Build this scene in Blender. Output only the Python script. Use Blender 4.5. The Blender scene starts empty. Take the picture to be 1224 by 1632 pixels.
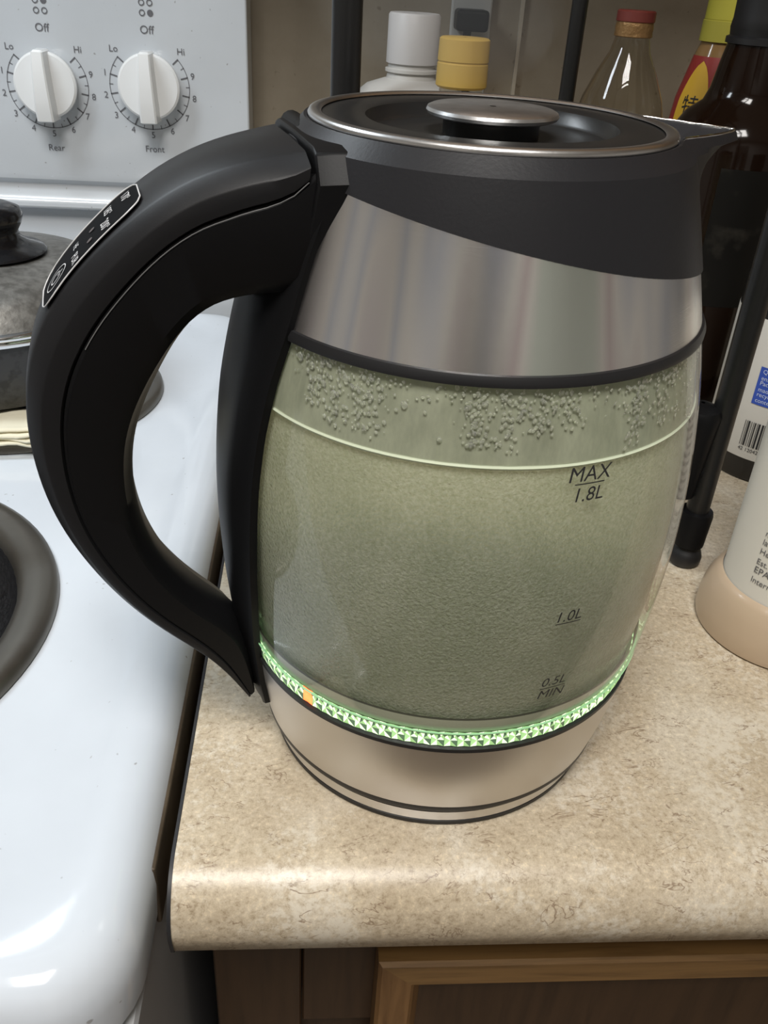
import bpy, bmesh, math, random
import numpy as np
from mathutils import Vector, Matrix
random.seed(7)
PI = math.pi
SC = bpy.context.scene
COL = SC.collection
rad = math.radians

# ------------------------------------------------------------------ camera
cam_d = bpy.data.cameras.new('camera')
cam = bpy.data.objects.new('camera', cam_d); COL.objects.link(cam)
SC.camera = cam
F_PX = 1413.4
cam_d.sensor_fit = 'VERTICAL'; cam_d.sensor_height = 32.0
cam_d.lens = F_PX / 1632.0 * 32.0
cam_d.clip_start = 0.01
th, yaw, roll = 0.5567, 0.0871, 0.0624
Fv = Vector((math.sin(yaw)*math.cos(th), math.cos(yaw)*math.cos(th), -math.sin(th)))
Rv = Vector((math.cos(yaw), -math.sin(yaw), 0)); Uv = Rv.cross(Fv)
R2 = Rv*math.cos(roll) + Uv*math.sin(roll); U2 = -Rv*math.sin(roll) + Uv*math.cos(roll)
M = Matrix((R2, U2, -Fv)).transposed().to_4x4()
M.translation = Vector((-0.0515, -0.2947, 0.2843))
cam.matrix_world = M
cam_d.dof.use_dof = False

# ------------------------------------------------------------------ world, lights, exposure
SC.view_settings.view_transform = 'Standard'
SC.view_settings.look = 'None'
SC.view_settings.exposure = 0.08
SC.view_settings.gamma = 1.0
SC.view_settings.use_curve_mapping = False
w = bpy.data.worlds.new('world'); SC.world = w; w.use_nodes = True
w.node_tree.nodes['Background'].inputs[0].default_value = (0.90, 0.95, 1.0, 1)
w.node_tree.nodes['Background'].inputs[1].default_value = 0.10

def area(name, loc, target, sx, sy, power, color):
    l = bpy.data.lights.new(name, 'AREA'); l.shape = 'RECTANGLE'; l.size = sx; l.size_y = sy
    l.energy = power; l.color = color
    o = bpy.data.objects.new(name, l); COL.objects.link(o); o.location = loc
    o.rotation_euler = (Vector(target) - Vector(loc)).to_track_quat('-Z', 'Y').to_euler()
    return o
area('hood_light', (-0.46, 0.20, 0.625), (-0.44, 0.16, 0.0), 0.34, 0.10, 2.6, (0.86, 0.94, 1.0))
area('ceiling_light', (-0.15, -0.75, 1.42), (-0.15, -0.75, 0.0), 0.55, 0.55, 27.0, (1.0, 0.965, 0.92))

# ------------------------------------------------------------------ helpers
def tag(o, label=None, cat=None, group=None, kind=None):
    if label: o['label'] = label
    if cat: o['category'] = cat
    if group: o['group'] = group
    if kind: o['kind'] = kind
    return o

def empty(name, loc, label=None, cat=None, group=None, kind=None):
    o = bpy.data.objects.new(name, None); COL.objects.link(o); o.location = loc
    o.empty_display_size = 0.02
    return tag(o, label, cat, group, kind)

class MB:
    def __init__(s): s.v = []; s.f = []
    def add(s, vs, fs):
        b = len(s.v); s.v += [tuple(p) for p in vs]; s.f += [tuple(b+i for i in q) for q in fs]; return s
    def box(s, x0, x1, y0, y1, z0, z1):
        vs = [(x0,y0,z0),(x1,y0,z0),(x1,y1,z0),(x0,y1,z0),(x0,y0,z1),(x1,y0,z1),(x1,y1,z1),(x0,y1,z1)]
        return s.add(vs, [(0,3,2,1),(4,5,6,7),(0,1,5,4),(1,2,6,5),(2,3,7,6),(3,0,4,7)])
    def lathe(s, prof, c=(0,0,0), n=96, cap0=False, cap1=False, rf=None):
        vs = []; fs = []
        m = len(prof)
        for i in range(n):
            a = 2*PI*i/n
            for (r, z) in prof:
                vs.append((c[0]+r*math.cos(a), c[1]+r*math.sin(a), c[2]+z))
        for i in range(n):
            j = (i+1) % n
            for k in range(m-1):
                fs.append((i*m+k, j*m+k, j*m+k+1, i*m+k+1))
        if cap0: fs.append(tuple(i*m for i in range(n))[::-1])
        if cap1: fs.append(tuple(i*m+m-1 for i in range(n)))
        return s.add(vs, fs)
    def grid(s, P, closed_u=False, closed_v=False):
        nu = len(P); nv = len(P[0]); vs = [p for row in P for p in row]; fs = []
        for i in range(nu if closed_u else nu-1):
            for j in range(nv if closed_v else nv-1):
                i2 = (i+1) % nu; j2 = (j+1) % nv
                fs.append((i*nv+j, i2*nv+j, i2*nv+j2, i*nv+j2))
        return s.add(vs, fs)
    def loft(s, secs, cap=True):           # list of closed sections
        n = len(secs[0]); vs = [p for q in secs for p in q]; fs = []
        for i in range(len(secs)-1):
            for j in range(n):
                k = (j+1) % n
                fs.append((i*n+j, i*n+k, (i+1)*n+k, (i+1)*n+j))
        if cap:
            fs.append(tuple(range(n))[::-1]); b = (len(secs)-1)*n; fs.append(tuple(b+j for j in range(n)))
        return s.add(vs, fs)
    def tube(s, pts, r, n=10, cap=True):
        pts = [Vector(p) for p in pts]; secs = []
        for i, p in enumerate(pts):
            d = (pts[min(i+1, len(pts)-1)] - pts[max(i-1, 0)]).normalized()
            a = d.cross(Vector((0.31, 0.2, 0.93)) if abs(d.z) < .9 else Vector((1, 0, 0))).normalized(); b = d.cross(a)
            rr = r[i] if isinstance(r, (list, tuple)) else r
            secs.append([tuple(p + a*rr*math.cos(2*PI*k/n) + b*rr*math.sin(2*PI*k/n)) for k in range(n)])
        return s.loft(secs, cap)
    def mesh(s, name, smooth=35):
        me = bpy.data.meshes.new(name); me.from_pydata(s.v, [], s.f); me.validate(); 
        bm = bmesh.new(); bm.from_mesh(me); bmesh.ops.recalc_face_normals(bm, faces=bm.faces); bm.to_mesh(me); bm.free()
        if smooth:
            for p in me.polygons: p.use_smooth = True
            me.set_sharp_from_angle(angle=rad(smooth))
        me.update(); return me
    def build(s, name, mat, parent=None, smooth=35, bevel=None):
        o = bpy.data.objects.new(name, s.mesh(name, smooth)); COL.objects.link(o)
        o.data.materials.append(mat)
        if parent: put(o, parent)
        if bevel:
            m = o.modifiers.new('bevel', 'BEVEL'); m.width = bevel[0]; m.segments = bevel[1]; m.limit_method = 'ANGLE'; m.angle_limit = rad(40)
        return o

def world_of(o):
    m = Matrix.Translation(o.location) @ o.rotation_euler.to_matrix().to_4x4()
    if o.parent: m = world_of(o.parent) @ o.matrix_parent_inverse @ m
    return m
def put(o, parent):
    o.parent = parent; o.matrix_parent_inverse = world_of(parent).inverted(); return o

def text_mesh(body, size, align='CENTER', extrude=0.0, bold=0.0):
    cu = bpy.data.curves.new('t', 'FONT'); cu.body = body; cu.size = 1.0; cu.align_x = align
    cu.extrude = extrude; cu.resolution_u = 3
    o = bpy.data.objects.new('t', cu); COL.objects.link(o)
    dg = bpy.context.evaluated_depsgraph_get(); dg.update()
    me = bpy.data.meshes.new_from_object(o.evaluated_get(dg))
    bpy.data.objects.remove(o); bpy.data.curves.remove(cu)
    ys = [v.co.y for v in me.vertices]; my = (max(ys)+min(ys))/2
    for v in me.vertices: v.co = Vector((v.co.x*size, (v.co.y-my)*size, 0))
    return me
def print_on(name, body, size, mat, parent, fn, align='CENTER', bold=0.0, label=None):
    """lettering laid flat on a surface; fn maps the text's (x, y) to a point"""
    me = text_mesh(body, size, align, 0.0, bold)
    for v in me.vertices: v.co = Vector(fn(v.co.x, v.co.y))
    me.materials.clear(); me.materials.append(mat); me.name = name
    o = bpy.data.objects.new(name, me); COL.objects.link(o)
    if parent: put(o, parent)
    if label: o['label'] = label
    return o

# ------------------------------------------------------------------ materials
def new_mat(name):
    m = bpy.data.materials.new(name); m.use_nodes = True
    nt = m.node_tree; return m, nt, nt.nodes['Principled BSDF'], nt.nodes['Material Output']
def pm(name, col, rough=0.5, metal=0.0, spec=0.5, emis=None, es=0.0, trans=0.0, ior=1.45, coat=0.0, bump=None, var=None):
    m, nt, b, out = new_mat(name)
    b.inputs['Base Color'].default_value = (*col, 1); b.inputs['Roughness'].default_value = rough
    b.inputs['Metallic'].default_value = metal; b.inputs['Specular IOR Level'].default_value = spec
    b.inputs['IOR'].default_value = ior; b.inputs['Transmission Weight'].default_value = trans
    b.inputs['Coat Weight'].default_value = coat
    if emis: b.inputs['Emission Color'].default_value = (*emis, 1); b.inputs['Emission Strength'].default_value = es
    tc = nt.nodes.new('ShaderNodeTexCoord')
    if bump:
        n = nt.nodes.new('ShaderNodeTexNoise'); n.inputs['Scale'].default_value = bump[0]; n.inputs['Detail'].default_value = 4
        bp = nt.nodes.new('ShaderNodeBump'); bp.inputs['Strength'].default_value = bump[1]; bp.inputs['Distance'].default_value = bump[2]
        nt.links.new(tc.outputs['Object'], n.inputs['Vector']); nt.links.new(n.outputs['Fac'], bp.inputs['Height'])
        nt.links.new(bp.outputs['Normal'], b.inputs['Normal'])
    if var:                      # (scale, colour2, lo, hi)
        n = nt.nodes.new('ShaderNodeTexNoise'); n.inputs['Scale'].default_value = var[0]; n.inputs['Detail'].default_value = 6
        r = nt.nodes.new('ShaderNodeValToRGB'); r.color_ramp.elements[0].position = var[2]; r.color_ramp.elements[1].position = var[3]
        r.color_ramp.elements[0].color = (*col, 1); r.color_ramp.elements[1].color = (*var[1], 1)
        nt.links.new(tc.outputs['Object'], n.inputs['Vector']); nt.links.new(n.outputs['Fac'], r.inputs['Fac'])
        nt.links.new(r.outputs['Color'], b.inputs['Base Color'])
    return m
def N(nt, t, **kw):
    n = nt.nodes.new(t)
    for k, v in kw.items(): n.inputs[k].default_value = v
    return n
def ramp(nt, stops):
    r = nt.nodes.new('ShaderNodeValToRGB'); e = r.color_ramp.elements
    e[0].position, e[0].color = stops[0][0], (*stops[0][1], 1); e[1].position, e[1].color = stops[-1][0], (*stops[-1][1], 1)
    for p, c in stops[1:-1]:
        x = e.new(p); x.color = (*c, 1)
    return r
def mixc(nt, fac, a, b, mode='MIX'):
    m = nt.nodes.new('ShaderNodeMix'); m.data_type = 'RGBA'; m.blend_type = mode
    for sock, v in ((m.inputs[0], fac), (m.inputs[6], a), (m.inputs[7], b)):
        if hasattr(v, 'is_output'): nt.links.new(v, sock)
        elif isinstance(v, tuple): sock.default_value = (*v, 1)
        else: sock.default_value = v
    return m.outputs[2]

def laminate():
    m, nt, b, out = new_mat('travertine_laminate'); L = nt.links.new
    tc = nt.nodes.new('ShaderNodeTexCoord')
    n1 = N(nt, 'ShaderNodeTexNoise', Scale=13.0, Detail=8.0, Roughness=0.7, Distortion=0.2); L(tc.outputs['Object'], n1.inputs['Vector'])
    r1 = ramp(nt, [(0.34, (0.45, 0.37, 0.26)), (0.50, (0.53, 0.45, 0.33)), (0.64, (0.615, 0.55, 0.44))]); L(n1.outputs['Fac'], r1.inputs['Fac'])
    n2 = N(nt, 'ShaderNodeTexNoise', Scale=380.0, Detail=5.0, Roughness=0.8); L(tc.outputs['Object'], n2.inputs['Vector'])
    r2 = ramp(nt, [(0.33, (0.52, 0.46, 0.38)), (0.46, (0.92, 0.9, 0.88)), (0.55, (1.04, 1.04, 1.04)), (0.68, (1.45, 1.42, 1.36))]); L(n2.outputs['Fac'], r2.inputs['Fac'])
    c = mixc(nt, 0.8, r1.outputs['Color'], r2.outputs['Color'], 'MULTIPLY')
    # small pale crystals in patches
    n3 = N(nt, 'ShaderNodeTexNoise', Scale=260.0, Detail=4.0, Roughness=0.75); L(tc.outputs['Object'], n3.inputs['Vector'])
    n3b = N(nt, 'ShaderNodeTexNoise', Scale=22.0, Detail=2.0); L(tc.outputs['Object'], n3b.inputs['Vector'])
    mu = nt.nodes.new('ShaderNodeMath'); mu.operation = 'MULTIPLY'; L(n3.outputs['Fac'], mu.inputs[0]); L(n3b.outputs['Fac'], mu.inputs[1])
    r3 = ramp(nt, [(0.265, (0, 0, 0)), (0.36, (0.8, 0.8, 0.8))]); L(mu.outputs[0], r3.inputs['Fac'])
    c = mixc(nt, r3.outputs['Color'], c, (0.68, 0.62, 0.51))
    # thin brown hair-like veins: narrow band of a stretched, distorted noise
    mp = nt.nodes.new('ShaderNodeMapping'); mp.inputs['Rotation'].default_value = (0, 0, 0.7); mp.inputs['Scale'].default_value = (1.0, 2.6, 1.0); L(tc.outputs['Object'], mp.inputs['Vector'])
    n4 = N(nt, 'ShaderNodeTexNoise', Scale=42.0, Detail=4.0, Roughness=0.6, Distortion=0.8); L(mp.outputs['Vector'], n4.inputs['Vector'])
    r4 = ramp(nt, [(0.484, (0, 0, 0)), (0.497, (1, 1, 1)), (0.510, (0, 0, 0))]); L(n4.outputs['Fac'], r4.inputs['Fac'])
    n5 = N(nt, 'ShaderNodeTexNoise', Scale=60.0, Detail=2.0); L(tc.outputs['Object'], n5.inputs['Vector'])
    r5 = ramp(nt, [(0.50, (0, 0, 0)), (0.57, (0.9, 0.9, 0.9))]); L(n5.outputs['Fac'], r5.inputs['Fac'])
    f = mixc(nt, 1.0, r4.outputs['Color'], r5.outputs['Color'], 'MULTIPLY')
    c = mixc(nt, f, c, (0.20, 0.13, 0.08))
    # pale veins
    n6 = N(nt, 'ShaderNodeTexNoise', Scale=9.0, Detail=4.0, Roughness=0.6, Distortion=1.0); L(tc.outputs['Object'], n6.inputs['Vector'])
    r6 = ramp(nt, [(0.490, (0, 0, 0)), (0.50, (0.22, 0.22, 0.22)), (0.510, (0, 0, 0))]); L(n6.outputs['Fac'], r6.inputs['Fac'])
    c = mixc(nt, r6.outputs['Color'], c, (0.66, 0.58, 0.46))
    L(c, b.inputs['Base Color']); b.inputs['Roughness'].default_value = 0.33
    bp = N(nt, 'ShaderNodeBump', Strength=0.12, Distance=0.0006); L(n2.outputs['Fac'], bp.inputs['Height']); L(bp.outputs['Normal'], b.inputs['Normal'])
    return m
def wood(name, c1, c2, axis=0):
    m, nt, b, out = new_mat(name); L = nt.links.new
    tc = nt.nodes.new('ShaderNodeTexCoord'); mp = nt.nodes.new('ShaderNodeMapping')
    sc = [60, 60, 60]; sc[axis] = 4; mp.inputs['Scale'].default_value = sc; L(tc.outputs['Object'], mp.inputs['Vector'])
    n = N(nt, 'ShaderNodeTexNoise', Scale=2.2, Detail=6.0, Roughness=0.65, Distortion=0.4); L(mp.outputs['Vector'], n.inputs['Vector'])
    r = ramp(nt, [(0.3, c1), (0.55, c2), (0.75, tuple(min(1, x*1.15) for x in c2))]); L(n.outputs['Fac'], r.inputs['Fac'])
    L(r.outputs['Color'], b.inputs['Base Color']); b.inputs['Roughness'].default_value = 0.38
    return m
def wall_paint():
    m, nt, b, out = new_mat('stained_wall_paint'); L = nt.links.new
    tc = nt.nodes.new('ShaderNodeTexCoord')
    n = N(nt, 'ShaderNodeTexNoise', Scale=9.0, Detail=8.0, Roughness=0.7); L(tc.outputs['Object'], n.inputs['Vector'])
    r = ramp(nt, [(0.3, (0.235, 0.195, 0.14)), (0.7, (0.31, 0.265, 0.20))]); L(n.outputs['Fac'], r.inputs['Fac'])
    n2 = N(nt, 'ShaderNodeTexNoise', Scale=130.0, Detail=2.0); L(tc.outputs['Object'], n2.inputs['Vector'])
    r2 = ramp(nt, [(0.68, (0, 0, 0)), (0.75, (0.6, 0.6, 0.6))]); L(n2.outputs['Fac'], r2.inputs['Fac'])
    c = mixc(nt, r2.outputs['Color'], r.outputs['Color'], (0.12, 0.085, 0.05))
    L(c, b.inputs['Base Color']); b.inputs['Roughness'].default_value = 0.5
    return m
def enamel(name, col, rough, speck=0.70, smear=True):
    m, nt, b, out = new_mat(name); L = nt.links.new
    tc = nt.nodes.new('ShaderNodeTexCoord')
    n = N(nt, 'ShaderNodeTexNoise', Scale=260.0, Detail=1.0, Roughness=0.5); L(tc.outputs['Object'], n.inputs['Vector'])
    r = ramp(nt, [(speck, (0, 0, 0)), (speck+0.05, (0.55, 0.55, 0.55))]); L(n.outputs['Fac'], r.inputs['Fac'])
    n2 = N(nt, 'ShaderNodeTexNoise', Scale=7.0, Detail=5.0, Roughness=0.6); L(tc.outputs['Object'], n2.inputs['Vector'])
    r2 = ramp(nt, [(0.35, tuple(x*0.93 for x in col)), (0.65, col)]); L(n2.outputs['Fac'], r2.inputs['Fac'])
    c = mixc(nt, r.outputs['Color'], r2.outputs['Color'], (0.16, 0.14, 0.12))
    L(c, b.inputs['Base Color']); b.inputs['Roughness'].default_value = rough; b.inputs['Coat Weight'].default_value = 0.3
    b.inputs['Coat Roughness'].default_value = 0.08
    return m
def brushed(name, tint=True, rough=0.27):
    m, nt, b, out = new_mat(name); L = nt.links.new
    tc = nt.nodes.new('ShaderNodeTexCoord'); mp = nt.nodes.new('ShaderNodeMapping')
    mp.inputs['Scale'].default_value = (1, 1, 40); L(tc.outputs['Object'], mp.inputs['Vector'])
    n = N(nt, 'ShaderNodeTexNoise', Scale=60.0, Detail=5.0, Roughness=0.7); L(mp.outputs['Vector'], n.inputs['Vector'])
    bp = N(nt, 'ShaderNodeBump', Strength=0.10, Distance=0.0004); L(n.outputs['Fac'], bp.inputs['Height']); L(bp.outputs['Normal'], b.inputs['Normal'])
    b.inputs['Metallic'].default_value = 1.0; b.inputs['Roughness'].default_value = rough
    b.inputs['Anisotropic'].default_value = 0.65
    tg = nt.nodes.new('ShaderNodeTangent'); tg.direction_type = 'RADIAL'; tg.axis = 'Z'; L(tg.outputs['Tangent'], b.inputs['Tangent'])
    base = (0.60, 0.585, 0.57)
    if tint:                     # soft coloured streaks painted into the steel, standing for reflections
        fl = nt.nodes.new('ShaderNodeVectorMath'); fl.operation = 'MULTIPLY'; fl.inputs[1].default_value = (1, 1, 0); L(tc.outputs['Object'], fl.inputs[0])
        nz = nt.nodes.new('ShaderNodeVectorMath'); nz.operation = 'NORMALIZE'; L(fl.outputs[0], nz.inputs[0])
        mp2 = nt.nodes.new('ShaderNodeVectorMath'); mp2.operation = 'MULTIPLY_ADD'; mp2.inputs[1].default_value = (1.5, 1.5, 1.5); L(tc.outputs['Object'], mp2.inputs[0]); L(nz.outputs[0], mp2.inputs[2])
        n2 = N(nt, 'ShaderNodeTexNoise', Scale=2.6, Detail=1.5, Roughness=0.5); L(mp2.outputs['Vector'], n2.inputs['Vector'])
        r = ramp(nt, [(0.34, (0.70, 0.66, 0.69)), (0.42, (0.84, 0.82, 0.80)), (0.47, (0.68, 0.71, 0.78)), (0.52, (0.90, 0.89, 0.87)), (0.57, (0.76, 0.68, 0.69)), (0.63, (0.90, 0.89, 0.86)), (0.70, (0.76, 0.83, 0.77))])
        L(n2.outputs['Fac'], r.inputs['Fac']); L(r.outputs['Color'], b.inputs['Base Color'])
    else: b.inputs['Base Color'].default_value = (*base, 1)
    return m
def thin_glass(name, tint=(1, 1, 1), fog=0.0, fogcol=(0.8, 0.85, 0.7), rough=0.03, ior=1.45):
    """a thin pane: see-through with a Fresnel mirror layer, optionally misted"""
    m, nt, b, out = new_mat(name); L = nt.links.new; nt.nodes.remove(b)
    tr = nt.nodes.new('ShaderNodeBsdfTransparent'); tr.inputs[0].default_value = (*tint, 1)
    gl = nt.nodes.new('ShaderNodeBsdfGlossy'); gl.inputs['Roughness'].default_value = rough
    lw = nt.nodes.new('ShaderNodeLayerWeight'); lw.inputs['Blend'].default_value = 0.5
    pw_ = nt.nodes.new('ShaderNodeMath'); pw_.operation = 'POWER'; pw_.inputs[1].default_value = 4.5; L(lw.outputs['Facing'], pw_.inputs[0])
    f0 = ((ior-1)/(ior+1))**2
    fr = nt.nodes.new('ShaderNodeMapRange'); fr.inputs['To Min'].default_value = f0; fr.inputs['To Max'].default_value = 0.85; L(pw_.outputs[0], fr.inputs['Value'])
    base = tr.outputs[0]
    if fog > 0:
        df = nt.nodes.new('ShaderNodeBsdfDiffuse'); df.inputs[0].default_value = (*fogcol, 1)
        tl = nt.nodes.new('ShaderNodeBsdfTranslucent'); tl.inputs[0].default_value = (*fogcol, 1)
        mm = nt.nodes.new('ShaderNodeMixShader'); mm.inputs[0].default_value = 0.5; L(df.outputs[0], mm.inputs[1]); L(tl.outputs[0], mm.inputs[2])
        tc = nt.nodes.new('ShaderNodeTexCoord')
        mp = nt.nodes.new('ShaderNodeMapping'); mp.inputs['Scale'].default_value = (1, 1, 0.35); L(tc.outputs['Object'], mp.inputs['Vector'])
        n = N(nt, 'ShaderNodeTexNoise', Scale=120.0, Detail=5.0, Roughness=0.65); L(mp.outputs['Vector'], n.inputs['Vector'])
        mr = nt.nodes.new('ShaderNodeMapRange'); mr.inputs['From Min'].default_value = 0.3; mr.inputs['From Max'].default_value = 0.7
        mr.inputs['To Min'].default_value = fog*0.75; mr.inputs['To Max'].default_value = min(1, fog*1.25); L(n.outputs['Fac'], mr.inputs['Value'])
        m2 = nt.nodes.new('ShaderNodeMixShader'); L(mr.outputs[0], m2.inputs[0]); L(base, m2.inputs[1]); L(mm.outputs[0], m2.inputs[2]); base = m2.outputs[0]
    mx = nt.nodes.new('ShaderNodeMixShader'); L(fr.outputs[0], mx.inputs[0]); L(base, mx.inputs[1]); L(gl.outputs[0], mx.inputs[2])
    L(mx.outputs[0], out.inputs['Surface']); return m
def water_mat():
    m, nt, b, out = new_mat('bubbly_water'); L = nt.links.new
    tc = nt.nodes.new('ShaderNodeTexCoord')
    n = N(nt, 'ShaderNodeTexNoise', Scale=900.0, Detail=2.0, Roughness=0.6); L(tc.outputs['Object'], n.inputs['Vector'])
    bp = N(nt, 'ShaderNodeBump', Strength=0.6, Distance=0.0008); L(n.outputs['Fac'], bp.inputs['Height']); L(bp.outputs['Normal'], b.inputs['Normal'])
    n2 = N(nt, 'ShaderNodeTexNoise', Scale=850.0, Detail=3.0, Roughness=0.7); L(tc.outputs['Object'], n2.inputs['Vector'])
    n3 = N(nt, 'ShaderNodeTexNoise', Scale=22.0, Detail=3.0, Roughness=0.6, Distortion=0.5); L(tc.outputs['Object'], n3.inputs['Vector'])
    r = ramp(nt, [(0.30, (0.64, 0.70, 0.48)), (0.48, (0.76, 0.81, 0.60)), (0.66, (0.90, 0.95, 0.75))]); L(n2.outputs['Fac'], r.inputs['Fac'])
    r3 = ramp(nt, [(0.35, (0.84, 0.86, 0.82)), (0.65, (1.06, 1.05, 1.04))]); L(n3.outputs['Fac'], r3.inputs['Fac'])
    L(mixc(nt, 1.0, r.outputs['Color'], r3.outputs['Color'], 'MULTIPLY'), b.inputs['Base Color'])
    b.inputs['Roughness'].default_value = 0.10; b.inputs['IOR'].default_value = 1.33
    b.inputs['Transmission Weight'].default_value = 0.66
    b.inputs['Specular IOR Level'].default_value = 0.35
    return m

LAM = laminate()
WOOD_D = wood('dark_cabinet_wood', (0.028, 0.013, 0.0055), (0.050, 0.025, 0.011), 2)
WOOD_L = wood('honey_oak_wood', (0.12, 0.062, 0.020), (0.25, 0.140, 0.050), 0)
WALL = wall_paint()
ROOM = pm('room_paint', (0.70, 0.69, 0.67), 0.8)
FLOOR = pm('floor_vinyl', (0.28, 0.22, 0.16), 0.5, var=(12, (0.20, 0.15, 0.10), .4, .6))
ENAMEL = enamel('white_stove_enamel', (0.64, 0.69, 0.75), 0.12, 0.765)
PANEL = enamel('white_backguard_enamel', (0.57, 0.60, 0.63), 0.22, 0.735)
KNOBM = pm('white_knob_plastic', (0.72, 0.73, 0.73), 0.22, coat=0.3)
INK = pm('black_print', (0.02, 0.02, 0.022), 0.5)
INKG = pm('grey_print', (0.12, 0.12, 0.13), 0.5)
GREY_MET = pm('dull_drip_pan_metal', (0.20, 0.19, 0.17), 0.38, 0.85, var=(14, (0.11, 0.095, 0.075), .45, .75))
CHROME = pm('chrome', (0.80, 0.80, 0.80), 0.12, 1.0)
SATIN = pm('satin_steel', (0.66, 0.65, 0.64), 0.30, 1.0, bump=(500, .08, .0004))
SOOT = pm('burnt_black_enamel', (0.012, 0.012, 0.013), 0.25, bump=(260, .6, .002))
COIL = pm('coil_element', (0.03, 0.03, 0.032), 0.45)
RUBBER = pm('black_gasket', (0.012, 0.012, 0.013), 0.45)
BLACKP = pm('black_satin_plastic', (0.006, 0.006, 0.0065), 0.42, spec=0.16, bump=(1500, .05, .0003))
COVERP = pm('black_grip_plastic', (0.010, 0.010, 0.011), 0.45, spec=0.30, bump=(1800, .06, .0003))
COLLARP = pm('charcoal_collar_plastic', (0.017, 0.017, 0.019), 0.42, spec=0.28, bump=(900, .10, .0004))
LIDP = pm('black_lid_plastic', (0.016, 0.016, 0.016), 0.30, bump=(700, .06, .0003))
GLOSSB = pm('gloss_black_panel', (0.003, 0.003, 0.0035), 0.6, spec=0.05)
SILVER_INK = pm('silver_print', (0.62, 0.62, 0.62), 0.4)
DIM_LED = pm('dim_indicator', (0.06, 0.035, 0.03), 0.3)
STEEL_T = brushed('brushed_steel_reflection_tint', True, 0.25)
STEEL_B = brushed('brushed_steel_plain', False, 0.33)
GLASS = thin_glass('kettle_glass')
MIST = thin_glass('misted_glass', fog=0.72, fogcol=(0.70, 0.74, 0.55), ior=1.15)
WATER = water_mat()
DROP = pm('water_drop', (0.98, 1.0, 0.92), 0.0, trans=0.86, ior=1.33, spec=1.0)
LEDG = pm('green_led_lens', (0.45, 0.75, 0.40), 0.15, emis=(0.58, 1.0, 0.34), es=0.42)
LEDW = pm('bright_green_led', (0.75, 1.0, 0.65), 0.2, emis=(0.78, 1.0, 0.62), es=1.15)
LEDR = pm('orange_red_led', (1.0, 0.35, 0.12), 0.2, emis=(1.0, 0.12, 0.03), es=3.5)
LEDBASE = pm('led_ring_acrylic', (0.20, 0.32, 0.22), 0.12, coat=0.4, emis=(0.5, 1.0, 0.4), es=0.08)
PLATE = pm('heating_plate_steel', (0.36, 0.37, 0.33), 0.35, 1.0)

# ================================================================== THE SETTING
def struct(name, mb, mat, label=None, **k):
    o = mb.build(name, mat, **k); o['kind'] = 'structure'
    if label: o['label'] = label
    return o
YW = 0.56
struct('wall_back', MB().box(-2.0, 2.0, YW, YW+0.06, -0.91, 1.5), WALL, 'stained beige kitchen wall behind the stove and bottles', smooth=0)
struct('wall_left', MB().box(-2.06, -2.0, -1.9, YW, -0.91, 1.5), ROOM, 'plain wall beyond the stove', smooth=0)
struct('wall_right', MB().box(2.0, 2.06, -1.9, YW, -0.91, 1.5), ROOM, 'plain wall at the far end of the counter', smooth=0)
struct('wall_front', MB().box(-2.0, 2.0, -1.96, -1.9, -0.91, 1.5), ROOM, 'plain wall across the kitchen', smooth=0)
struct('floor', MB().box(-2.0, 2.0, -1.9, YW, -0.96, -0.91), FLOOR, 'brown kitchen floor', smooth=0)
struct('ceiling', MB().box(-2.0, 2.0, -1.9, YW, 1.5, 1.56), ROOM, 'plain kitchen ceiling', smooth=0)
struct('trim_1', MB().box(0.1120, 0.1150, YW-0.0035, YW, 0.0, 0.45), pm('pale_seam', (0.42, 0.37, 0.29), .5), 'narrow pale vertical seam strip on the back wall', smooth=0)

struct('reflection_panel_1', MB().box(-0.62, 0.22, -1.899, -1.86, -0.91, 1.10), pm('dark_reflection_panel', (0.11, 0.10, 0.09), .5), 'unseen dark panel added across the kitchen for the steel to reflect', smooth=0)  # unseen slab, added to give the steel band dark reflections

# wall cupboard and hood above the picture: they shade the back wall
cup = empty('wall_cupboard', (0.5, YW, 0.47), 'brown wall cupboard above the bottles', 'cupboard')
MB().box(-0.09, 1.3, 0.27, YW-0.002, 0.47, 1.15).build('carcass', WOOD_L, cup, 0)
hood = empty('range_hood', (-0.49, YW, 0.64), 'white range hood above the stove', 'hood')
MB().box(-0.87, -0.11, 0.08, YW-0.002, 0.66, 0.80).build('canopy', ENAMEL, hood, 0, (0.006, 2))
MB().box(-0.64, -0.28, 0.14, 0.26, 0.632, 0.66).build('lamp_housing', SATIN, hood, 0)
lamp = empty('ceiling_lamp', (-0.15, -0.75, 1.45), 'square ceiling lamp above the kitchen', 'lamp')
MB().box(-0.46, 0.16, -1.06, -0.44, 1.435, 1.499).build('housing', ROOM, lamp, 0)

# ------------------------------------------------------------------ countertop
prof = [(YW-0.001, -0.035), (YW-0.001, 0.0)]
R = 0.022
for k in range(0, 15):
    a = PI/2 + (PI*0.5+0.12)*k/14
    prof.append((-0.0775 + R*math.cos(a), -R + R*math.sin(a)*1.0))
prof += [(-0.0975, -0.0335), (-0.0955, -0.035)]
XL = -0.1025
secs = []
for x in (XL, 1.35):
    secs.append([(x, y, z) for (y, z) in prof])
ct = MB().loft(secs).build('countertop', LAM, None, 50)
tag(ct, 'beige travertine-look laminate countertop with rounded front edge under the kettle', 'countertop')
strip = [[(XL-0.0012, y-0.0006, z) for (y, z) in prof[1:]], [(XL+0.0002, y-0.0006, z) for (y, z) in prof[1:]]]
MB().grid(strip).build('edge_strip', INK, ct)

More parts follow.
